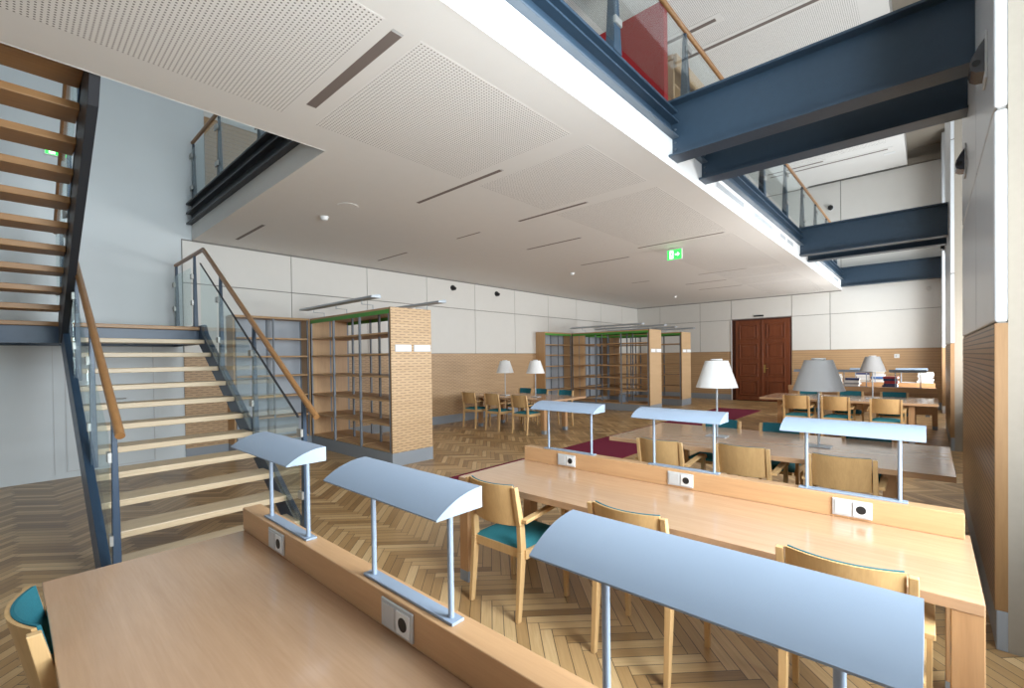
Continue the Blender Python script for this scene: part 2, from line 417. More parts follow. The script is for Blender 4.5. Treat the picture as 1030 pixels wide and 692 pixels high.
# ventilation grilles in the white fascia
def grille(y0, y1, label, split=False):
    g = thing('ventilation_grille', label, 'vent', (XF, (y0+y1)/2, 3.77), 'grilles in the white gallery edge')
    m2 = B(XF+.003, XF+.009, y0, y1, 3.765, 3.87); m2.build('grille_frame', M['white'], g)
    m2 = B(XF+.006, XF+.010, y0+.03, y1-.03, 3.778, 3.858); m2.build('grille_slats', M['grey'], g)
    m2 = MB()
    for i in range(4): m2.box(XF+.009, XF+.013, y0+.04, y1-.04, 3.786+.018*i, 3.792+.018*i)
    m2.build('grille_slats', M['base'], g)
for y0, y1, l in ((6.15,7.42,'long vent grille in the white gallery edge just past the nearest pair of steel beams'),
                  (7.87,9.08,'second vent grille in the white gallery edge past the nearest beams'),
                  (9.55,10.06,'short vent grille in the gallery edge, left one of the pair before the middle beam'),
                  (10.16,10.73,'short vent grille in the gallery edge touching the middle steel beam'),
                  (13.1,13.86,'vent grille in the gallery edge right behind the middle steel beam'),
                  (14.39,15.46,'vent grille in the gallery edge halfway from middle beam to end wall'),
                  (16.0,16.99,'vent grille in the gallery edge closest to the end wall')): grille(y0,y1,l)
# recessed ceiling slots
slab_ = ['wide recessed ceiling slot nearest the viewer, framed by perforated board','second ceiling slot from the viewer, left of the steel beam','ceiling slot third along the perforated strip towards the end wall',
 'ceiling slot above the gap between stairs and left wall tables','ceiling slot above the floor lamps of the table by the left wall','long ceiling slot beside the hanging green exit sign','faint ceiling slot near the left wall above the near bookcase',
 'very short ceiling slot between two smoke detectors','faint ceiling slot by the stair opening corner','tiny far ceiling slot above the far bookcases','far ceiling slot right behind the exit sign','far ceiling slot in front of the big door, second from the end wall','ceiling slot closest to the big door']
for (a,b,y,w), l in zip(SLOTS, slab_):
    g = thing('ceiling_slot', l, 'ceiling slot', ((a+b)/2, y, ZC-.003), 'recessed slots in the soffit')
    B(a, b, y-w/2, y+w/2, ZC-.0015, ZC+.03).build('slot_recess', M['slot'], g)
    B(b-.02,b,y-w/2,y+w/2,ZC-.002,ZC+.01).build('slot_end', M['grey'], g)
for (x,y,r,l,n) in ((-6.26,3.03,.055,'white smoke detector on the soffit nearest the stair opening','smoke_detector'),(-6.28,9.09,.055,'white smoke detector on the soffit above the left wall table lamps','smoke_detector'),(-6.30,15.1,.055,'white smoke detector on the soffit above the farthest bookcase','smoke_detector')):
    g = thing(n, l, 'smoke detector', (x,y,ZC), 'smoke detectors')
    MB().lathe([(r*1.1,ZC-.012),(r*1.1,ZC)],x,y,24).build('detector_base', M['white'], g)
    MB().lathe([(r*.45,ZC-.055),(r*.8,ZC-.045),(r,ZC-.012)],x,y,24).build('detector_head', M['white'], g, smooth=True)
tag(MB().lathe([(.12,ZC-.006),(.13,ZC)],-5.60,3.03,32).build('ceiling_disc', M['soffit']), 'flat round cover plate on the soffit right of the nearest smoke detector', 'cover plate')

# --------------------------------------------------------- gallery edge steel
def edge_profile(): return None
t1 = struct(tag(thing('trim_1', 'blue steel channel along the gallery edge', 'trim', (XF, 5, 3.92)), 'blue steel channel along the gallery edge', 'trim'))
mb = B(-2.06, -2.03, YB, YE-.04, 3.92, 4.28); mb.build('channel_web', M['steel'], t1)
mb = B(-2.04, -1.955, YB, YE-.04, 3.918, 3.936); mb.build('channel_flange', M['lip'], t1, bevel=.003)
mb = B(-2.04, -1.955, YB, YE-.04, 4.075, 4.093); mb.build('channel_flange', M['steel'], t1, bevel=.003)
mb = B(-2.06, -1.965, YB, YE-.04, 4.18, 4.205); mb.build('edge_angle', M['steel'], t1, bevel=.003)
t2 = struct(tag(thing('trim_2', 'dark steel channel along the stair opening', 'trim', (-6, VY1, 3.87)), 'dark steel channel along the stair opening', 'trim'))
for (z0,z1) in ((3.865,3.885),(4.03,4.05),(4.18,4.205)): B(XL+.01, VX, VY1-.08, VY1+.02, z0, z1).build('channel_flange', M['darksteel'], t2, bevel=.003)
B(XL+.01, VX, VY1-.005, VY1+.03, 3.87, 4.205).build('channel_web', M['darksteel'], t2)
B(VX-.005, VX-.03, VY0, VY1, 3.87, 4.205).build('channel_web', M['darksteel'], t2)

# steel I beams spanning to the piers
def ibeam(yc, label, x1=XP-.003, wide=.225, z0=3.70, z1=4.285):
    g = thing('steel_beam', label, 'beam', (-.9, yc, z0), 'steel beams between gallery and piers')
    h = wide/2; t = .022
    B(-2.025, x1, yc-h, yc+h, z0, z0+t).build('flange', M['steel'], g, bevel=.002)
    B(-2.025, x1, yc-h, yc+h, z1-t, z1).build('flange', M['steel'], g, bevel=.002)
    B(-2.025, x1, yc-.007, yc+.007, z0+t, z1-t).build('web', M['steel'], g)
    m2 = MB()
    for zz in (3.80, 3.87, 3.94, 4.01): m2.tube([(-1.99,yc-.02,zz),(-1.99,yc+.02,zz)], .012, 6)
    m2.build('bolts', M['lip'], g)
ibeam(4.835, 'nearest blue steel I-beam crossing overhead from gallery to pier')
ibeam(5.69, 'blue steel I-beam second from the viewer, just behind the nearest one')
ibeam(11.41, 'dark steel I-beam of the middle pair, nearer one')
ibeam(12.26, 'dark steel I-beam of the middle pair, farther one')
ibeam(17.55, 'blue steel I-beam lying against the end wall')

# upper ceiling
uc = struct(tag(thing('ceiling_upper', 'pale perforated ceiling high above the gallery', 'ceiling', (-4,5,ZU)), 'pale perforated ceiling high above the gallery', 'ceiling'))
B(XL, -.45, YB, YE, ZU, 7.8).build('ceiling_board', M['soffit'], uc)
B(-.45, 1.4, YB, YE, 7.5, 7.8).build('cove_board', M['beige'], uc)
B(-8.5, -.82, YB+.4, 15.4, ZU-.001, ZU+.01).build('perforated_field', M['perf'], uc)
B(-2.9, .26, YE-.12, YE-.03, 7.06, 7.22).build('cornice', M['beige'], uc)
for (a,b,y,l) in ((-4.2,-2.55,7.83,'short dark slot in the upper ceiling beside the handrail'),(-6.5,-.43,8.47,'long dark slot in the upper ceiling above the red wall'),(-3.6,-.8,15.9,'thin slot in the upper ceiling near the end wall'),(-3.6,-2.2,15.6,'short thin slot in the upper ceiling behind the far handrail')):
    g = thing('ceiling_slot', l, 'ceiling slot', ((a+b)/2,y,ZU), 'slots in the upper ceiling')
    B(a,b,y-.04,y+.04,ZU-.008,ZU+.02).build('slot_recess', M['slot'], g)
    MB().box(a-.1,b+.1,y-.12,y-.04,ZU-.007,ZU+.01).box(a-.1,b+.1,y+.04,y+.12,ZU-.007,ZU+.01).box(b,b+.1,y-.04,y+.04,ZU-.007,ZU+.01).build('slot_trim', M['soffit'], g)
B(-.90,-.66,16.2,16.35,ZU-.01,ZU+.01).build('ceiling_grille', M['white'], uc)

# red lacquered wall and wooden bookcase on the gallery
tag(B(-3.95,-2.74,6.27,6.40,ZG,6.6).build('partition_screen', M['red'], bevel=.004), 'dark red lacquered screen standing on the gallery behind the glass', 'screen')
g = thing('bookcase', 'light wooden bookcase standing on the gallery behind the red screen', 'bookcase', (-3.5,8.4,ZG))
mb = MB()
for y in (7.6, 8.7, 9.8): mb.box(-3.9,-3.16,y,y+.05,ZG,6.62)
mb.build('side_panel', M['woodcab'], g)
B(-3.9,-3.15,7.58,9.87,6.58,6.66).build('top_board', M['woodcab'], g)
B(-3.14,-3.10,7.6,9.85,6.42,6.66).build('cornice', M['woodcab'], g)
for z in (4.25,4.75,5.25,5.75,6.2): B(-3.88,-3.18,7.65,9.8,z,z+.03).build('shelf', M['woodcab'], g)
B(-3.92,-3.9,7.6,9.85,ZG,6.6).build('back_panel', M['woodcab'], g)

# --------------------------------------------------------- balustrades on the gallery
def clampbox(m, x, y, z, dx, dy): m.box(x-dx, x+dx, y-dy, y+dy, z-.04, z+.04)
ba = thing('balustrade', 'glass balustrade with oak handrail along the gallery edge', 'railing', (-1.99, 5, ZG))
MB().tube([(-1.985,YB+.1,5.20),(-1.985,YE-.05,5.20)], .026, 14).build('handrail', M['rail'], ba, smooth=True)
PY = [-6.0,-4.4,-2.8,-1.2,.37,1.97,3.555,5.13,6.72,8.31,9.92,11.49,13.02,14.6,16.2]
for y in PY:
    p = MB().taper(-2.0,y,ZG,5.18,.045,.065,.018,.018).build('post', M['steel'], ba, bevel=.004)
    for z in (4.46, 4.98):
        B(-1.965,-1.945,y-.055,y+.055,z-.03,z+.03).build('clamp', M['chrome'], p)
for a, b in zip(PY, PY[1:]):
    if b < 0: continue
    B(-1.962,-1.950,a+.03,b-.03,4.26,5.08).build('glass_pane', M['cglass'], ba)
bv = thing('balustrade', 'short glass balustrade beside the stair opening above the landing', 'railing', (-6.6, VY1+.02, ZG))
MB().tube([(XL+.05,VY1+.02,5.21),(VX+.1,VY1+.02,5.21)], .026, 14).build('handrail', M['rail'], bv, smooth=True)
PX = [-8.93,-7.58,-6.0,-4.45]
for x in PX:
    p = MB().taper(x,VY1+.03,ZG,5.19,.055,.03,.016,.014).build('post', M['steel'], bv, bevel=.004)
    for z in (4.46, 4.98): B(x-.07,x+.07,VY1-.02,VY1-.006,z-.035,z+.035).box(x-.02,x+.02,VY1-.006,VY1+.06,z-.025,z+.025).build('clamp', M['chrome'], p)
for a, b in zip(PX, PX[1:]): B(a+.03,b-.03,VY1-.006,VY1+.006,4.26,5.08).build('glass_pane', M['cglass'], bv)

# --------------------------------------------------------- staircase
st = thing('staircase', 'steel staircase with open oak treads, landing and glass balustrades', 'staircase', (-5.9, .5, 0))
YA, YBr = .50, 1.84
ZL = 2.105
for k in range(11):
    x = -4.40 - .297*k; z = .10 + .1815*k
    B(x-.30, x, YA, YBr, z-.055, z).build('tread', M['tread'], st, bevel=.006)
GO, RI, X0 = .297, .172, -7.62
for k in range(1, 12):
    x = X0 + GO*(k-1); z = ZL + RI*k
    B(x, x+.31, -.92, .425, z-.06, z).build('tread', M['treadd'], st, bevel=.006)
B(XL+.02, -7.60, -.98, 1.86, ZL-.05, ZL).build('landing', M['treadd'], st, bevel=.006)
mb = B(-7.72, -7.66, -.98, 1.80, 1.855, ZL-.05).box(XL+.01, -7.66, 1.80, 1.88, 1.86, ZL+.02).box(XL+.01, XL+.08, -.98, 1.8, 1.86, ZL-.05).box(XL+.08,-7.7,-.98,-.92,1.86,ZL-.05)
for y in (-.2, .6, 1.2): mb.box(XL+.08,-7.7,y,y+.06,1.88,ZL-.05)
mb.build('landing_frame', M['stairsteel'], st)
def stringer(pts, y0, y1, name='stringer', m='stairsteel'):
    MB().prism(pts, 'y', y0, y1).build(name, M[m], st, bevel=.004)
low = [(-4.25,0),(-4.25,.03),(-4.46,.118),(-7.33,1.99),(-7.42,ZL+.02),(-7.80,ZL+.02),(-7.80,1.86),(-7.66,1.86),(-4.78,0)]
stringer(low, 1.84, 1.885); stringer(low, .44, .50)
up = [(X0-.08,1.85),(X0-.02,ZL+.02),(X0+.12,ZL+.02+.14),(X0+GO*11+.1,ZL+RI*11.7),(VX-.01,ZG-.01),(VX-.01,ZG-.52),(X0+GO*10.6,ZL+RI*10.6-.46),(X0+.16,1.85)]
stringer(up, .425, .487, m='darksteel'); stringer(up, -.97, -.92, m='darksteel')
# lower flight balustrades
def flight_rail(y, xs, hr, side, glass_off):
    # hr: list of handrail points (x,z)
    MB().tube([(x,y,z) for x,z in hr], .028, 14).build('handrail', M['rail'], st, smooth=True)
    def ztop(x):
        for (a,za),(b,zb) in zip(hr, hr[1:]):
            if min(a,b)-.01 <= x <= max(a,b)+.01: return za + (zb-za)*(x-a)/(b-a)
        return hr[0][1] if abs(x-hr[0][0]) < abs(x-hr[-1][0]) else hr[-1][1]
    return ztop
SL = .618
def low_floor(x): return max(0., min(ZL, .118 + .652*(-4.46-x)))
HRL = [(-4.06,1.10),(-7.43,3.165),(XL+.06,3.165)]
zt = flight_rail(1.86, None, HRL, 1, 0)
def lpost(x, y, z0, z1, gy):
    p = MB().taper(x,y,z0,z1,.034,.026,.022,.014).build('post', M['stairsteel'], st, bevel=.004)
    for z in (z0+.36, z1-.3):
        B(x-.045,x+.045,gy-.010,gy+.010,z-.035,z+.035).box(x-.02,x+.02,min(y,gy),max(y,gy),z-.03,z+.03).build('clamp', M['chrome'], p)
for x in (XL+.09, -7.87, -6.70, -5.56, -4.32): lpost(x, 1.86, (ZL if x < -7.4 else low_floor(x)-.05 if x < -4.5 else 0), zt(x)-.02, 1.82)
def gpane(xa, xb, y, bot, top):
    MB().hexa([(xa,y-.005,bot(xa)),(xb,y-.005,bot(xb)),(xb,y+.005,bot(xb)),(xa,y+.005,bot(xa))],
              [(xa,y-.005,top(xa)),(xb,y-.005,top(xb)),(xb,y+.005,top(xb)),(xa,y+.005,top(xa))]).build('glass_pane', M['glass'], st)
gp = lambda a, b, y: gpane(a, b, y, lambda x: low_floor(x)-.02 if x > -7.45 else ZL+.05, lambda x: zt(x)-.19)
for a, b in ((XL+.13,-7.91),(-7.42,-6.73),(-6.67,-5.59),(-5.53,-4.35)): gp(a, b, 1.82)
def gtrim(xa, xb, y):
    MB().hexa([(xa,y-.008,zt(xa)-.2),(xb,y-.008,zt(xb)-.2),(xb,y+.008,zt(xb)-.2),(xa,y+.008,zt(xa)-.2)],
              [(xa,y-.008,zt(xa)-.185),(xb,y-.008,zt(xb)-.185),(xb,y+.008,zt(xb)-.185),(xa,y+.008,zt(xa)-.185)]).build('glass_edge', M['darksteel'], st)
gtrim(-7.42,-4.35,1.82)
# near side of the lower flight
HRL2 = [(-4.02,1.115),(-7.45,3.165),(-7.75,3.165)]
hr_keep = zt
zt = flight_rail(.507, None, HRL2, 1, 0)
for x in (-7.45, -6.55, -5.42, -4.27): lpost(x, .505, low_floor(x)-.05 if x < -4.5 else 0, zt(x)-.02, .475)
for a, b in ((-7.40,-6.58),(-6.52,-5.45),(-5.39,-4.30)): gp(a, b, .475)
# upper flight railing (right side)
HRU = [(X0-.02,ZL+1.06),(X0+.25,ZL+1.15),(X0+GO*11.3,ZL+RI*11.3+1.03)]
zt = flight_rail(.42, None, HRU, 1, 0)
upf = lambda x: ZL + RI/GO*(x-X0) + .05
for x in (X0+.2, -6.3, -5.2, -4.5): lpost(x, .455, upf(x)-.2, zt(x)-.03, .41)
for a, b in ((X0+.24,-6.34),(-6.26,-5.24),(-5.16,-4.54)): gpane(a, b, .41, upf, lambda x: zt(x)-.19)

# --------------------------------------------------------- exit signs
def exit_sign(name, label, P, along, w, h, depth=.03):
    g = thing(name, label, 'exit sign', P)
    x, y, z = P
    def bx(u0,u1,z0,z1,d0,d1):
        return B(x+u0,x+u1,y+d0,y+d1,z+z0,z+z1) if along == 'x' else B(x+d0,x+d1,y+u0,y+u1,z+z0,z+z1)
    s = -1 if along == 'x' else 1
    bx(-w/2,w/2,-h/2,h/2,-depth/2,depth/2).build('sign_box', M['white'], g)
    bx(-w/2+.012,w/2-.012,-h/2+.012,h/2-.012,s*(depth/2),s*(depth/2+.003)).build('sign_face', M['exit'], g)
    # white field with a running figure and an arrow to the right
    u = w/2; d0, d1 = s*(depth/2+.003), s*(depth/2+.005)
    bx(-u*.62,-u*.12,-h*.36,h*.36,d0,d1).build('door_pictogram', M['exitw'], g)
    m = MB(); d2 = s*(depth/2+.007)
    def poly(pts):
        vs = [((x+p[0]*u,y+d2,z+p[1]*h) if along=='x' else (x+d2,y+p[0]*u,z+p[1]*h)) for p in pts]
        m.add(vs, [tuple(range(len(vs)))])
    poly([(-.40,.22),(-.34,.27),(-.28,.22),(-.34,.16)]); poly([(-.44,.13),(-.28,.14),(-.30,-.06),(-.42,-.04)])
    poly([(-.42,-.04),(-.34,-.05),(-.50,-.27),(-.56,-.25)]); poly([(-.36,-.05),(-.28,-.05),(-.18,-.2),(-.24,-.24)]); poly([(-.28,.12),(-.16,.02),(-.2,-.02),(-.32,.06)])
    m.build('figure_pictogram', M['exit'], g)
    m = MB(); 
    def poly2(pts):
        vs = [((x+p[0]*u,y+d1,z+p[1]*h) if along=='x' else (x+d1,y+p[0]*u,z+p[1]*h)) for p in pts]
        m.add(vs, [tuple(range(len(vs)))])
    poly2([(.1,.06),(.45,.06),(.45,-.06),(.1,-.06)]); poly2([(.45,.2),(.72,0),(.45,-.2)])
    m.build('arrow', M['exitw'], g)
    return g
e = exit_sign('exit_sign', 'green running-man exit sign hanging from the soffit', (-3.49,8.374,3.49), 'x', .285, .2)
MB().tube([(-3.58,8.374,3.58),(-3.58,8.374,ZC)],.006,6).tube([(-3.40,8.374,3.58),(-3.40,8.374,ZC)],.006,6).build('hanger', M['white'], e)
exit_sign('exit_sign', 'green exit sign high on the stair wall seen between upper treads', (XL+.02,.525,4.57), 'y', .25, .155)

# --------------------------------------------------------- small wall things
for y, l in ((7.67,'black round nozzle on the white wall panel, left one of the two'),(9.27,'black round nozzle on the white wall panel, right one of the two')):
    g = thing('wall_nozzle', l, 'nozzle', (XL+.03,y,3.42), 'black nozzles on the white panels')
    MB().tube([(XL+.03,y,3.42),(XL+.05,y,3.42)],.07,16).build('nozzle_ring', M['black'], g)
    MB().tube([(XL+.05,y,3.42),(XL+.12,y+.02,3.39)],[.055,.04],16).build('nozzle_cone', M['black'], g, smooth=True)
g = thing('wall_nozzle', 'black round camera on the upper end wall panel above the far handrail', 'camera', (-2.3,YE-.03,6.25))
MB().tube([(-2.3,YE-.03,6.25),(-2.3,YE-.05,6.25)],.09,16).build('mount_plate', M['white'], g)
MB().lathe([(.02,6.17),(.06,6.2),(.075,6.25),(.06,6.3),(.02,6.33)],-2.3,YE-.09,14).build('camera_dome', M['black'], g, smooth=True)
tag(B(-4.55,-4.24,YE-.075,YE-.03,2.955,3.005).build('door_sensor', M['black'], bevel=.01), 'black sensor bar above the mahogany double door', 'sensor')
g = thing('wall_switch', 'small white thermostat on the wood band of the end wall', 'switch', (-.70,YE-.03,1.53))
B(-.76,-.64,YE-.055,YE-.03,1.47,1.59).build('switch_plate', M['white'], g, bevel=.006)
B(-.735,-.70,YE-.062,YE-.055,1.50,1.56).build('switch_button', M['grey'], g)
g = thing('smoke_detector', 'pale round detector on the end wall panel below the far steel beam', 'detector', (.0,YE-.03,3.45))
MB().tube([(0,YE-.03,3.45),(0,YE-.06,3.45)],.06,18).build('detector_base', M['panel'], g)
MB().tube([(0,YE-.06,3.45),(0,YE-.09,3.45)],[.05,.03],18).build('detector_head', M['panel'], g)
for y, z, l in ((3.97,3.345,'chrome half-round wall light on the nearest pier'),(5.99,3.37,'chrome half-round wall light on the nearest pier, farther one below the beams'),(13.12,3.83,'chrome half-round wall light on the far pier')):
    g = thing('wall_light', l, 'wall light', (XP,y,z), 'wall lights on the piers')
    B(XP-.014,XP-.002,y-.09,y+.09,z-.14,z+.14).build('wall_plate', M['grey'], g, bevel=.004)
    prof = [(.0,.10),(-.028,.06),(-.058,.0),(-.066,-.04),(-.058,-.072),(-.035,-.09),(.0,-.095)]
    MB().prism([(XP-.012+p[0], z+p[1]) for p in prof], 'y', y-.085, y+.085).build('reflector', M['dchrome'], g, smooth=True)
    MB().tube([(XP-.05,y-.086,z-.035),(XP-.05,y+.086,z-.035)], .02, 10).build('lamp_tube', M['black'], g)

# --------------------------------------------------------- carpet runner
tag(B(-4.785,-3.60,3.45,14.7,.001,.012).build('carpet_runner', M['carpet']), 'long maroon carpet runner between the bookcases and the tables', 'carpet')

# --------------------------------------------------------- desks
def socket(parent, x, yface, s, z):
    # double plate on the partition; s=-1: faces -y
    y0, y1 = (yface-.008, yface) if s < 0 else (yface, yface+.008)
    p = B(x-.083,x+.083,y0,y1,z-.044,z+.044).build('socket_plate', M['grey'], parent, bevel=.003)
    yy = yface + s*.008
    def q(a,b,c,d,t): return B(x+a,x+b,min(yy,yy+s*t),max(yy,yy+s*t),z+c,z+d)
    q(-.072,-.006,-.034,.034,.003).build('blank_cover', M['grey'], p, bevel=.001)
    q(.006,.072,-.034,.034,.004).build('socket_insert', M['white'], p, bevel=.001)
    MB().tube([(x+.039,yy+s*.0035,z),(x+.039,yy+s*.0055,z)],.021,20).build('socket_hole', M['black'], p)
def desk(label, y0, flip=False, sockets=(), x0=-2.555, x1=.135, px0=None, ph=.112, depth=.80, zt=.75, group='partition desks'):
    g = thing('reading_desk', label, 'desk', ((x0+x1)/2, y0+depth/2, 0), group)
    y1 = y0+depth
    B(x0,x1,y0,y1,zt-.042,zt).build('tabletop', M['desk'], g, bevel=.003)
    pa, pb = (y1-.085, y1) if not flip else (y0, y0+.085)
    B((x0-.012) if px0 is None else px0,x1-.02 if not flip else x1,pa,pb,zt+.0005,zt+ph).build('partition', M['deskx'], g, bevel=.003)
    for x in (x0,x1-.085):
        for y in (y0+.004, y1-.089):
            l = B(x,x+.085,y,y+.085,.075,zt-.042).build('leg', M['leg'], g, bevel=.003)
            B(x-.001,x+.086,y-.001,y+.086,0,.075).build('foot_sock', M['base'], l)
    B(x0+.09,x1-.09,y0+.10,y0+.125,zt-.078,zt-.042).build('apron', M['deskx'], g)
    if flip: B(x0+.02,x1-.02,y0+.02,y0+.045,.30,zt-.042).build('modesty_panel', M['leg'], g)
    B(x0+.09,x1-.09,y1-.125,y1-.10,zt-.078,zt-.042).build('apron', M['deskx'], g)
    for x in sockets: socket(g, x, pa if not flip else pb, -1 if not flip else 1, zt+.057)
    return g
desk('nearest beech reading desk with three blue-grey lamps on its upstand', .080, sockets=(-2.14,-1.207,-.29), x0=-2.568, px0=-2.58)
desk('second beech reading desk, sunlit at its right end, chairs tucked in front', 2.197, sockets=(-2.083,-1.188,-.295), x0=-2.532, x1=.140, px0=-2.516, ph=.116)
desk('far reading desk with its dark back turned this way and books on it', 12.95, flip=True)
desk('farthest partition desk facing this way behind the back-turned desk', 14.45, group='partition desks')

# desk lamps on the upstands
def desk_lamp(label, xa, xb, s0, s1, y, zb, ztop, flip=False, group='desk lamps'):
    g = thing('desk_lamp', label, 'desk lamp', ((xa+xb)/2, y, zb), group)
    s = -1 if flip else 1
    B(xa-.035,xb+.03,y-.022,y+.022,zb,zb+.008).build('base_plate', M['lamp'], g, bevel=.001)
    for x in (xa, xb):
        MB().tube([(x,y,zb+.006),(x,y,ztop+.012)], .0085, 14).build('pole', M['lamp'], g, smooth=True)
    f, b, h = -.090, .075, .060
    R = ((b-f)**2+(h-.004)**2)/(2*(h-.004)); arc = [(f+(b-f)*i/12, .004+(h-.004)-R+math.sqrt(R*R-(b-f-(b-f)*i/12)**2)) for i in range(13)]
    prof = [(f,0)] + arc + [(b,0)]
    prof = [(y+s*p[0], ztop+p[1]) for p in prof]
    MB().prism(prof,'x',s0+.003,s1-.003).build('shade', M['lamp'], g, smooth=True)
    cp = [(y+s*p[0], ztop+p[1]) for p in [(f,0)]+arc+[(b,0)]]
    for q in (s0, s1-.003): MB().prism(cp,'x',q,q+.003).build('end_cap', M['lamp'], g)
    return g
ZB = .8625
desk_lamp('blue-grey desk lamp on the nearest desk, the one next to the staircase', -2.31,-1.918,-2.58,-1.905,.836,ZB,1.176)
desk_lamp('blue-grey desk lamp on the nearest desk, middle of its three', -1.408,-1.004,-1.585,-.95,.836,ZB,1.176)
desk_lamp('biggest blue-grey desk lamp, at the right end of the nearest desk', -.50,-.10,-.632,-.006,.832,ZB,1.177)
desk_lamp('white-lit desk lamp at the left end of the second desk', -2.29,-1.885,-2.41,-1.811,2.957,ZB+.004,1.187)
desk_lamp('white-lit desk lamp in the middle of the second desk', -1.387,-.992,-1.51,-.93,2.957,ZB+.004,1.187)
desk_lamp('white-lit desk lamp at the sunlit right end of the second desk', -.50,-.107,-.612,-.010,2.957,ZB+.004,1.184)
desk_lamp('dark far desk lamp seen from behind, left on the back-turned desk', -2.33,-1.925,-2.44,-1.80,12.99,ZB,1.19,True)
desk_lamp('dark far desk lamp seen from behind, middle on the back-turned desk', -1.45,-1.04,-1.57,-.92,12.99,ZB,1.19,True)
desk_lamp('dark far desk lamp seen from behind, right on the back-turned desk', -.54,-.13,-.645,-.03,12.99,ZB,1.19,True)
desk_lamp('bright far desk lamp on the farthest desk, right one', -.52,-.11,-.63,-.02,15.21,ZB,1.17)
desk_lamp('bright far desk lamp on the farthest desk, middle one', -1.45,-1.04,-1.57,-.93,15.21,ZB,1.17)

# --------------------------------------------------------- tables
def table(label, x0, x1, y0, y1, inx, iny, zt=.75):
    g = thing('reading_table', label, 'table', ((x0+x1)/2,(y0+y1)/2,0), 'wide reading tables')
    B(x0,x1,y0,y1,zt-.042,zt).build('tabletop', M['desk'], g, bevel=.003)
    for x in (x0+inx, x1-inx-.085):
        for y in (y0+iny, y1-iny-.085):
            l = B(x,x+.085,y,y+.085,.075,zt-.042).build('leg', M['leg'], g, bevel=.003)
            B(x-.001,x+.086,y-.001,y+.086,0,.075).build('foot_sock', M['base'], l)
    B(x0+inx+.09,x1-inx-.09,y0+iny+.03,y0+iny+.055,zt-.078,zt-.042).build('apron', M['leg'], g)
    B(x0+inx+.09,x1-inx-.09,y1-iny-.055,y1-iny-.03,zt-.078,zt-.042).build('apron', M['leg'], g)
    return g
table('wide reading table right behind the second desk, two cone lamps on it', -2.55,.14,4.35,5.70,.32,.16)
table('wide reading table in front of the far book desks', -2.57,.12,10.34,11.70,.30,.12)
table('reading table by the left wall between the bookcases', -8.33,-5.61,7.36,8.60,.36,.20)
table('low table of stacked books behind the farthest desk', -2.5,.12,15.42,16.15,.1,.05)

# cone table lamps
def table_lamp(label, x, y, shade):
    g = thing('table_lamp', label, 'table lamp', (x,y,.75), 'cone lamps on the reading tables')
    B(x-.10,x+.10,y-.07,y+.07,.75,.760).build('base_plate', M['alu'], g, bevel=.002)
    MB().tube([(x,y,.758),(x,y,1.45)],.010,12).build('pole', M['alu'], g, smooth=True)
    MB().lathe([(.205,1.27),(.112,1.550)],x,y,40,cap=False).lathe([(.202,1.271),(.109,1.549)],x,y,40,cap=False).build('lamp_shade', M[shade], g, smooth=True)
    MB().lathe([(.05,1.547),(.06,1.558),(.055,1.568)],x,y,24).build('cap', M['white'], g)
    m = MB()
    for k in range(3):
        a = k*2*PI/3; m.tube([(x,y,1.44),(x+.112*math.cos(a),y+.112*math.sin(a),1.540)],.004,6)
    m.tube([(x,y,1.40),(x,y,1.50)],.02,10); m.build('shade_carrier', M['alu'], g)
table_lamp('white cone table lamp on the table behind the second desk, left one', -1.66, 5.04, 'shade')
table_lamp('shadow-toned cone table lamp on the table behind the second desk, right one', -.755, 5.04, 'shade_in_shadow')
table_lamp('shadow-toned cone table lamp on the table in front of the far books', -.79, 11.03, 'shade_in_shadow')
table_lamp('white cone lamp on the left wall table, nearer the wall', -7.33, 7.83, 'shade')
table_lamp('white cone lamp on the left wall table, nearer the far bookcase', -6.44, 7.86, 'shade')

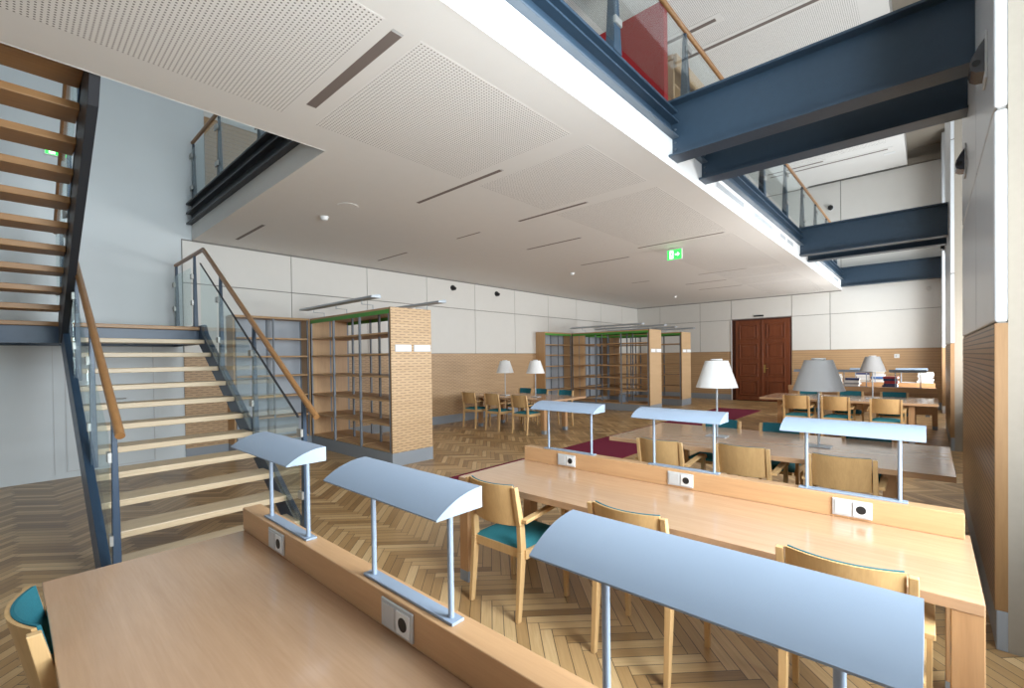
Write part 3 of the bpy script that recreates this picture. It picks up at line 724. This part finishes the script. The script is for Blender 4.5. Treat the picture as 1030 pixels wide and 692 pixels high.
# --------------------------------------------------------- chairs
def make_chair(label):
    g = thing('armchair', label, 'chair', (0,0,0), 'beech armchairs with teal seats')
    W = .205
    for s in (-1,1):
        # rear leg: tapered, kinked, runs on as back post
        pts = [(.0,-.035,0,.013,.016),(.0,.005,.42,.017,.024),(.0,-.005,.58,.016,.022),(.0,-.055,.825,.014,.016)]
        m = MB()
        for (dx,y,z,a,b),(dx2,y2,z2,a2,b2) in zip(pts,pts[1:]): m.taper(s*W,y,z,z2,a,b,a2,b2,s*W,y2)
        m.build('leg', M['chair'], g, bevel=.003)
        m = MB().taper(s*(W+.035),.415,0,.645,.013,.015,.016,.024,s*(W+.035),.405)
        m.build('leg', M['chair'], g, bevel=.003)
        x = s*(W+.034)
        prof = [(-.015,.625),(.05,.632),(.25,.652),(.38,.660),(.42,.656),(.445,.642),(.455,.615),(.447,.612),(.432,.632),(.41,.640),(.37,.637),(.25,.630),(.05,.610),(-.015,.603)]
        MB().prism(prof,'x',x-.022,x+.022).build('armrest', M['chair'], g, bevel=.003)
    # plywood backrest, bowed away from the sitter
    n = 14
    def bow(u, z):
        lean = -.01 - .20*(z-.58)
        return lean - .052*(1-u*u)
    def sheet(z0, z1, off0, off1, wx):
        m = MB(); vs = []; fs = []
        for j, z in enumerate((z0, (z0+z1)/2, z1)):
            for i in range(n+1):
                u = -1+2*i/n; vs.append((u*wx, bow(u,z)+off0, z))
            for i in range(n+1):
                u = -1+2*i/n; vs.append((u*wx, bow(u,z)+off1, z))
        R = 2*(n+1)
        for j in range(2):
            for i in range(n):
                a = j*R+i; fs.append((a,a+1,a+R+1,a+R)); b = a+n+1; fs.append((b+1,b,b+R,b+R+1))
            for i in (0,n):
                a = j*R+i; f = (a,a+R,a+R+n+1,a+n+1); fs.append(f if i == 0 else f[::-1])
        for i in range(n):
            fs.append((i+1,i,i+n+1,i+n+2)); a = 2*R+i; fs.append((a,a+1,a+n+2,a+n+1))
        return m.add(vs, fs)
    sheet(.575,.832,.0,.012,.186).build('backrest', M['chairx'], g, smooth=True)
    sheet(.59,.834,.0125,.022,.180).build('back_pad', M['darkteal'], g, smooth=True)
    # seat frame and cushion
    fr = MB().box(-W+.01,W-.01,-.005,.02,.375,.432).box(-W+.01,W-.01,.40,.425,.375,.432).box(-W-.03,-W-.005,.01,.41,.375,.432).box(W+.005,W+.03,.01,.41,.375,.432)
    fr.build('seat_rail', M['chair'], g, bevel=.003)
    m = MB(); vs = []; fs = []; K = 10
    for j in range(K+1):
        for i in range(K+1):
            u, v = -1+2*i/K, -1+2*j/K
            z = .432 + .040*(1-abs(u)**5)*(1-abs(v)**5)
            vs.append((u*(W+.012), .215+v*.215, z))
    for j in range(K):
        for i in range(K): a = j*(K+1)+i; fs.append((a,a+1,a+K+2,a+K+1))
    nv = len(vs)
    ring = [i for i in range(K+1)] + [j*(K+1)+K for j in range(1,K+1)] + [K*(K+1)+i for i in range(K-1,-1,-1)] + [j*(K+1) for j in range(K-1,0,-1)]
    for q in ring: vs.append((vs[q][0], vs[q][1], .41))
    L = len(ring)
    for i in range(L): fs.append((ring[(i+1)%L], ring[i], nv+i, nv+(i+1)%L))
    fs.append(tuple(nv+i for i in range(L)))
    m.add(vs, fs).build('seat', M['teal'], g, smooth=True)
    return g
CH = [
 (-2.12,.095,0,'armchair with teal back pad pushed against the nearest desk, left picture edge'),
 (-2.05,2.095,0,'armchair with bright teal seat at the second desk, the one nearest the stairs'),
 (-1.145,2.155,0,'armchair in the middle of the three before the second desk'),
 (-.245,2.155,0,'armchair at the sunlit right end before the second desk'),
 (-1.86,4.115,0,'armchair left in the row between second desk and the table behind'),
 (-1.19,4.265,0,'armchair middle in the row between second desk and the table behind'),
 (-.495,4.285,0,'armchair right in the row between second desk and the table behind'),
 (-1.86,5.76,PI,'armchair facing this way behind the white cone lamp'),
 (-1.225,5.76,PI,'armchair facing this way between the two big cone lamps'),
 (-.45,5.76,PI,'armchair facing this way right of the big shadow-toned cone lamp'),
 (-1.88,10.16,0,'armchair at the near side of the far table, left of three'),
 (-1.27,10.22,0,'armchair at the near side of the far table, middle of three'),
 (-.545,10.10,0,'armchair at the near side of the far table, right of three'),
 (-1.93,11.75,PI,'armchair at the far side of the far table, left of three'),
 (-1.21,11.78,PI,'armchair at the far side of the far table, middle of three'),
 (-.51,11.80,PI,'armchair at the far side of the far table, right of three'),
 (-7.95,7.28,0,'armchair at the left wall table, near side, closest to the wall'),
 (-7.20,7.28,0,'armchair at the left wall table, near side, middle one'),
 (-6.39,7.28,0,'armchair at the left wall table, near side, closest to the aisle'),
 (-7.73,8.98,PI,'teal padded armchair behind the left wall table, closest to the wall'),
 (-7.22,8.98,PI,'teal padded armchair behind the left wall table, middle one'),
 (-6.41,8.90,PI,'teal padded armchair behind the left wall table, beside the far bookcase'),
]
c0 = make_chair(CH[0][3]); c0.location = (CH[0][0],CH[0][1],0)
for x, y, r, l in CH[1:]: dup(c0, (x,y,0), r, l)

# --------------------------------------------------------- bookcases
SH = [.205,.60,.97,1.335,1.68,2.0]
def light_bar(g, p0, p1, bz):
    (xa,ya),(xb,yb) = p0, p1
    if abs(xb-xa) > abs(yb-ya): m = MB().prism([(ya-.085,2.53),(ya-.075,2.56),(ya+.065,2.585),(ya+.085,2.555),(ya+.075,2.53)],'x',xa,xb)
    else: m = MB().prism([(xa-.085,2.53),(xa-.075,2.56),(xa+.065,2.585),(xa+.085,2.555),(xa+.075,2.53)],'y',ya,yb)
    lb = m.build('light_bar', M['alu'], g)
    n = 3
    for i in range(n):
        t = (i+.5)/n; x, y = xa+(xb-xa)*t, ya+(yb-ya)*t
        qx, qy = bz(x,y)
        MB().tube([(x,y,2.55),(x,y,2.47),(qx,qy,2.47),(qx,qy,2.40)],.007,6).build('bracket', M['alu'], lb)
def case_x(label, y0, y1, x0, x1, n=3, labels=True, bars=True, backing=False):
    # double-sided case projecting from the wall, end panel towards +x
    g = thing('bookcase', label, 'bookcase', ((x0+x1)/2,(y0+y1)/2,0), 'open wooden bookcases')
    B(x1-.035,x1,y0,y1,.20,2.40).build('end_panel', [M['slotP']], g, bevel=.002)
    B(x1-.036,x1-.001,y0-.002,y0+.0,.20,2.40).build('end_edge', M['edgewood'], g)
    B(x0,x0+.03,y0,y1,.20,2.38).build('end_panel', M['shelfy'], g)
    B(x0,x1-.035,y0+.002,y1-.002,2.365,2.398).build('top_board', M['shelf'], g)
    B(x0,x1+.001,y0-.004,y1+.004,0,.20).build('plinth', M['base'], g)
    for y in (y0-.004, y1-.004): B(x0+.03,x1-.035,y,y+.008,2.305,2.365).build('header_strip', M['green'], g)
    w = (x1-.035-x0)/n
    for i in range(n):
        for k, z in enumerate(SH):
            for (ya,yb) in ((y0+.012,(y0+y1)/2-.012),((y0+y1)/2+.012,y1-.012)):
                B(x0+w*i+.03,x0+w*(i+1)-.012,ya,yb,z,z+.028).build('shelf', M['shelf'], g, bevel=.002)
    for i in range(n+1):
        x = x0+w*i + (.015 if i == 0 else 0)
        for y in (y0,(y0+y1)/2-.015,y1-.03):
            B(x-.016 if i<n else x-.035,x+.016 if i<n else x-.006,y,y+.03,.02,2.365).build('upright', M['upright'], g)
    if labels:
        ym = (y0+y1)/2
        for a, b in ((y0+.07,ym-.015),(ym+.035,y1-.02)):
            p = B(x1-.001,x1+.008,a,b,1.73,1.835).build('label_holder', M['alu'], g)
            B(x1+.008,x1+.010,a+.008,b-.008,1.738,1.827).build('label_card', M['card'], p)
    if bars:
        light_bar(g,(x0+.1,y0-.16),(x1-.12,y0-.16),lambda x,y:(x,y0+.03))
        light_bar(g,(x0+.3,y1+.20),(x1+.05,y1+.20),lambda x,y:(x,y1-.03))
    return g
def case_wall(label, y0, y1, n=2, green=True, xf=-8.62, panel=False):
    # single-sided case standing against the left wall
    g = thing('bookcase', label, 'bookcase', (XL+.2,(y0+y1)/2,0), 'open wooden bookcases')
    xb = XL+.037
    B(xb,xf,y0,y0+.035,.20,2.40).build('end_panel', M['slotP' if 0 else 'shelfy'], g)
    B(xb,xf,y1-.035,y1,.20,2.40).build('end_panel', M['shelfy'], g)
    B(xb,xf+.004,y0-.002,y1,2.365,2.40).build('top_board', M['shelf'], g)
    B(xb,xf+.004,y0,y1,0,.20).build('plinth', M['base'], g)
    B(xb,xb+.015,y0+.035,y1-.035,.2,2.365).build('back_panel', M['upright'] if 0 else M['backp'], g)
    if green: B(xf-.004,xf+.004,y0+.035,y1-.035,2.305,2.365).build('header_strip', M['green'], g)
    w = (y1-y0-.07)/n
    for i in range(n):
        for z in SH: B(xb+.016,xf-.01,y0+.035+w*i+.012,y0+.035+w*(i+1)-.012,z,z+.028).build('shelf', M['shelf'], g)
    for i in range(n+1):
        y = y0+.035+w*i
        for x in (xf-.03,xb+.016): B(x,x+.03,y-.012,y+.012,.02,2.365).build('upright', M['upright'], g)
    return g
M['backp'] = plain('pale_back_panel', (.42,.46,.52), .5, var=.02)
case_wall('bookcase against the left wall partly behind the stair glass', 2.56, 3.85, green=False)
case_x('big open bookcase end-on near the stairs with slotted wood end', 3.86, 4.61, -8.62, -5.935)
case_wall('bookcase against the left wall beyond the left wall table', 10.98, 12.40)
case_x('far open bookcase projecting into the room, nearer one of the two far ones', 12.41, 13.18, -8.62, -5.925)
case_wall('bookcase against the left wall hidden between the two far cases', 13.20, 14.70)
case_x('farthest open bookcase, next to the end wall', 14.71, 15.47, -8.62, -5.925)
g = tag(B(-7.0,-6.86,12.55,12.72,.234,.47).build('box_file', M['lamp'], bevel=.004), 'pale blue box file left on a low shelf of the far bookcase', 'box')

# --------------------------------------------------------- books on the far desks
BC = {'white':(.80,.80,.80),'cream':(.68,.64,.55),'navy':(.03,.05,.16),'red':(.38,.04,.05),'grey':(.30,.31,.34),'blue':(.06,.16,.42),'brown':(.20,.10,.06)}
BM = {k: plain('book_'+k, c, .5, var=.03) for k, c in BC.items()}
BM['page'] = plain('book_pages', (.78,.76,.70), .8, var=.04, scale=80)
def book_flat(x, y, z, w, d, t, c, label, group, rot=0):
    o = thing('book', label, 'book', (x,y,z), group)
    B(x-w/2+.004,x+w/2-.006,y-d/2+.006,y+d/2-.006,z+.003,z+t-.003).build('pages', BM['page'], o)
    m = MB().box(x-w/2,x+w/2,y-d/2,y+d/2,z,z+.003).box(x-w/2,x+w/2,y-d/2,y+d/2,z+t-.003,z+t).box(x-w/2,x+w/2,y-d/2,y-d/2+.004,z+.003,z+t-.003)
    m.build('cover', BM[c], o)
    o.rotation_euler = (0,0,rot)
def stack(x, y, z, cols, where, group, w=.26):
    names = ['lowest','second up','third up','fourth up','fifth up','sixth up','seventh up','eighth up']
    for i, c in enumerate(cols):
        t = .035+.022*((i*7+3)%4)/3
        pos = names[i] if i < len(cols)-1 else 'topmost'
        book_flat(x+random.uniform(-.012,.012), y+random.uniform(-.012,.012), z, w-random.uniform(0,.05), .32-random.uniform(0,.04), t, c, '%s book %s, stack %s' % (c, pos, where), group, random.uniform(-.08,.08))
        z += t + .0005
stack(-.63,13.35,.75,['grey','grey','navy','navy','red','navy','red'],'left of the right dark lamp on the back-turned desk','dark book stack',.28)
stack(-1.33,13.35,.75,['grey','grey','white','grey','white','navy'],'under the middle dark lamp of the back-turned desk','grey book stack',.30)
stack(-1.66,13.35,.75,['white','grey','white','grey','white'],'left of the middle dark lamp on the back-turned desk','pale book stack',.30)
stack(-2.0,13.4,.75,['brown','red','navy','blue','navy','navy'],'between the left and middle dark lamps','blue book stack',.26)
# bright paper stacks behind the farthest desk
for i, (x, cols) in enumerate(((-.06,['white']*7+['cream']),(-.40,['cream','white']),(-1.0,['white','cream','white','white','blue','white','white','cream']),(-1.32,['white','white','cream','white','white','white','navy']),(-1.95,['white','cream','white','white','white','white']),(-2.28,['white','white','cream','white','white']))):
    stack(x,15.72,.75,cols,['at the right end of the low table','under the bright lamp, low pile','left of the bright right lamp','under the bright middle lamp','left of the bright middle lamp','at the left end of the low table'][i],'bright book stacks',.30)

# --------------------------------------------------------- light
def area(name, loc, rot, sx, sy, power, col):
    l = bpy.data.lights.new(name,'AREA'); l.shape = 'RECTANGLE'; l.size = sx; l.size_y = sy; l.energy = power; l.color = col
    o = bpy.data.objects.new(name, l); COL.objects.link(o); o.location = loc; o.rotation_euler = rot
    return o
DAY = (.90,.955,1.0)
# per niche: lit y range, lit z range, sky power, added upward fill power, sky colour
SUN = [(-6.8,-3.4,.9,5.6,210,90,(.72,.86,1)), (.95,2.85,.9,5.6,690,80,DAY), (7.1,9.9,2.3,5.6,150,310,DAY), (13.7,16.2,.9,5.6,300,290,DAY)]
for y0, y1, z0, z1, p, q, c in SUN:
    area('daylight_window', (1.16,(y0+y1)/2,(z0+z1)/2), (0,PI/2,0), z1-z0, y1-y0, p, c)
    # added fill lamp in each window, tilted up to brighten the soffit
    area('added_soffit_fill', (1.17,(y0+y1)/2,1.6), (0,PI*.5+.62,0), 1.5, y1-y0, q, (1,.97,.93))
w = bpy.data.worlds.new('sky'); SC.world = w; w.use_nodes = True
bg = w.node_tree.nodes['Background']; bg.inputs[0].default_value = (.75,.87,1,1); bg.inputs[1].default_value = 1.0

# --------------------------------------------------------- camera
yaw, pitch, roll = math.radians(-42.22975533), math.radians(-.66291484), math.radians(-.75333933)
cy, sy = math.cos(yaw), math.sin(yaw)
f = Vector((sy*math.cos(pitch), cy*math.cos(pitch), math.sin(pitch)))
r = Vector((cy, -sy, 0)); u = r.cross(f)
r2 = math.cos(roll)*r + math.sin(roll)*u; u2 = -math.sin(roll)*r + math.cos(roll)*u
cd = bpy.data.cameras.new('camera'); cam = bpy.data.objects.new('camera', cd); COL.objects.link(cam)
cam.matrix_world = Matrix(((r2.x,u2.x,-f.x,0),(r2.y,u2.y,-f.y,0),(r2.z,u2.z,-f.z,1.6),(0,0,0,1)))
cd.sensor_fit = 'HORIZONTAL'; cd.sensor_width = 36; cd.lens = 462.0/1030*36; cd.shift_y = 20.1/1030; cd.clip_start = .02
SC.camera = cam
SC.view_settings.view_transform = 'Standard'; SC.view_settings.look = 'None'; SC.view_settings.gamma = 1
SC.view_settings.use_curve_mapping = False; SC.view_settings.exposure = 0.0
SC.cycles.use_denoising = True
SC.cycles.max_bounces = 10; SC.cycles.diffuse_bounces = 7; SC.cycles.transparent_max_bounces = 16; SC.cycles.sample_clamp_indirect = 8
SC.cycles.caustics_reflective = False; SC.cycles.caustics_refractive = False
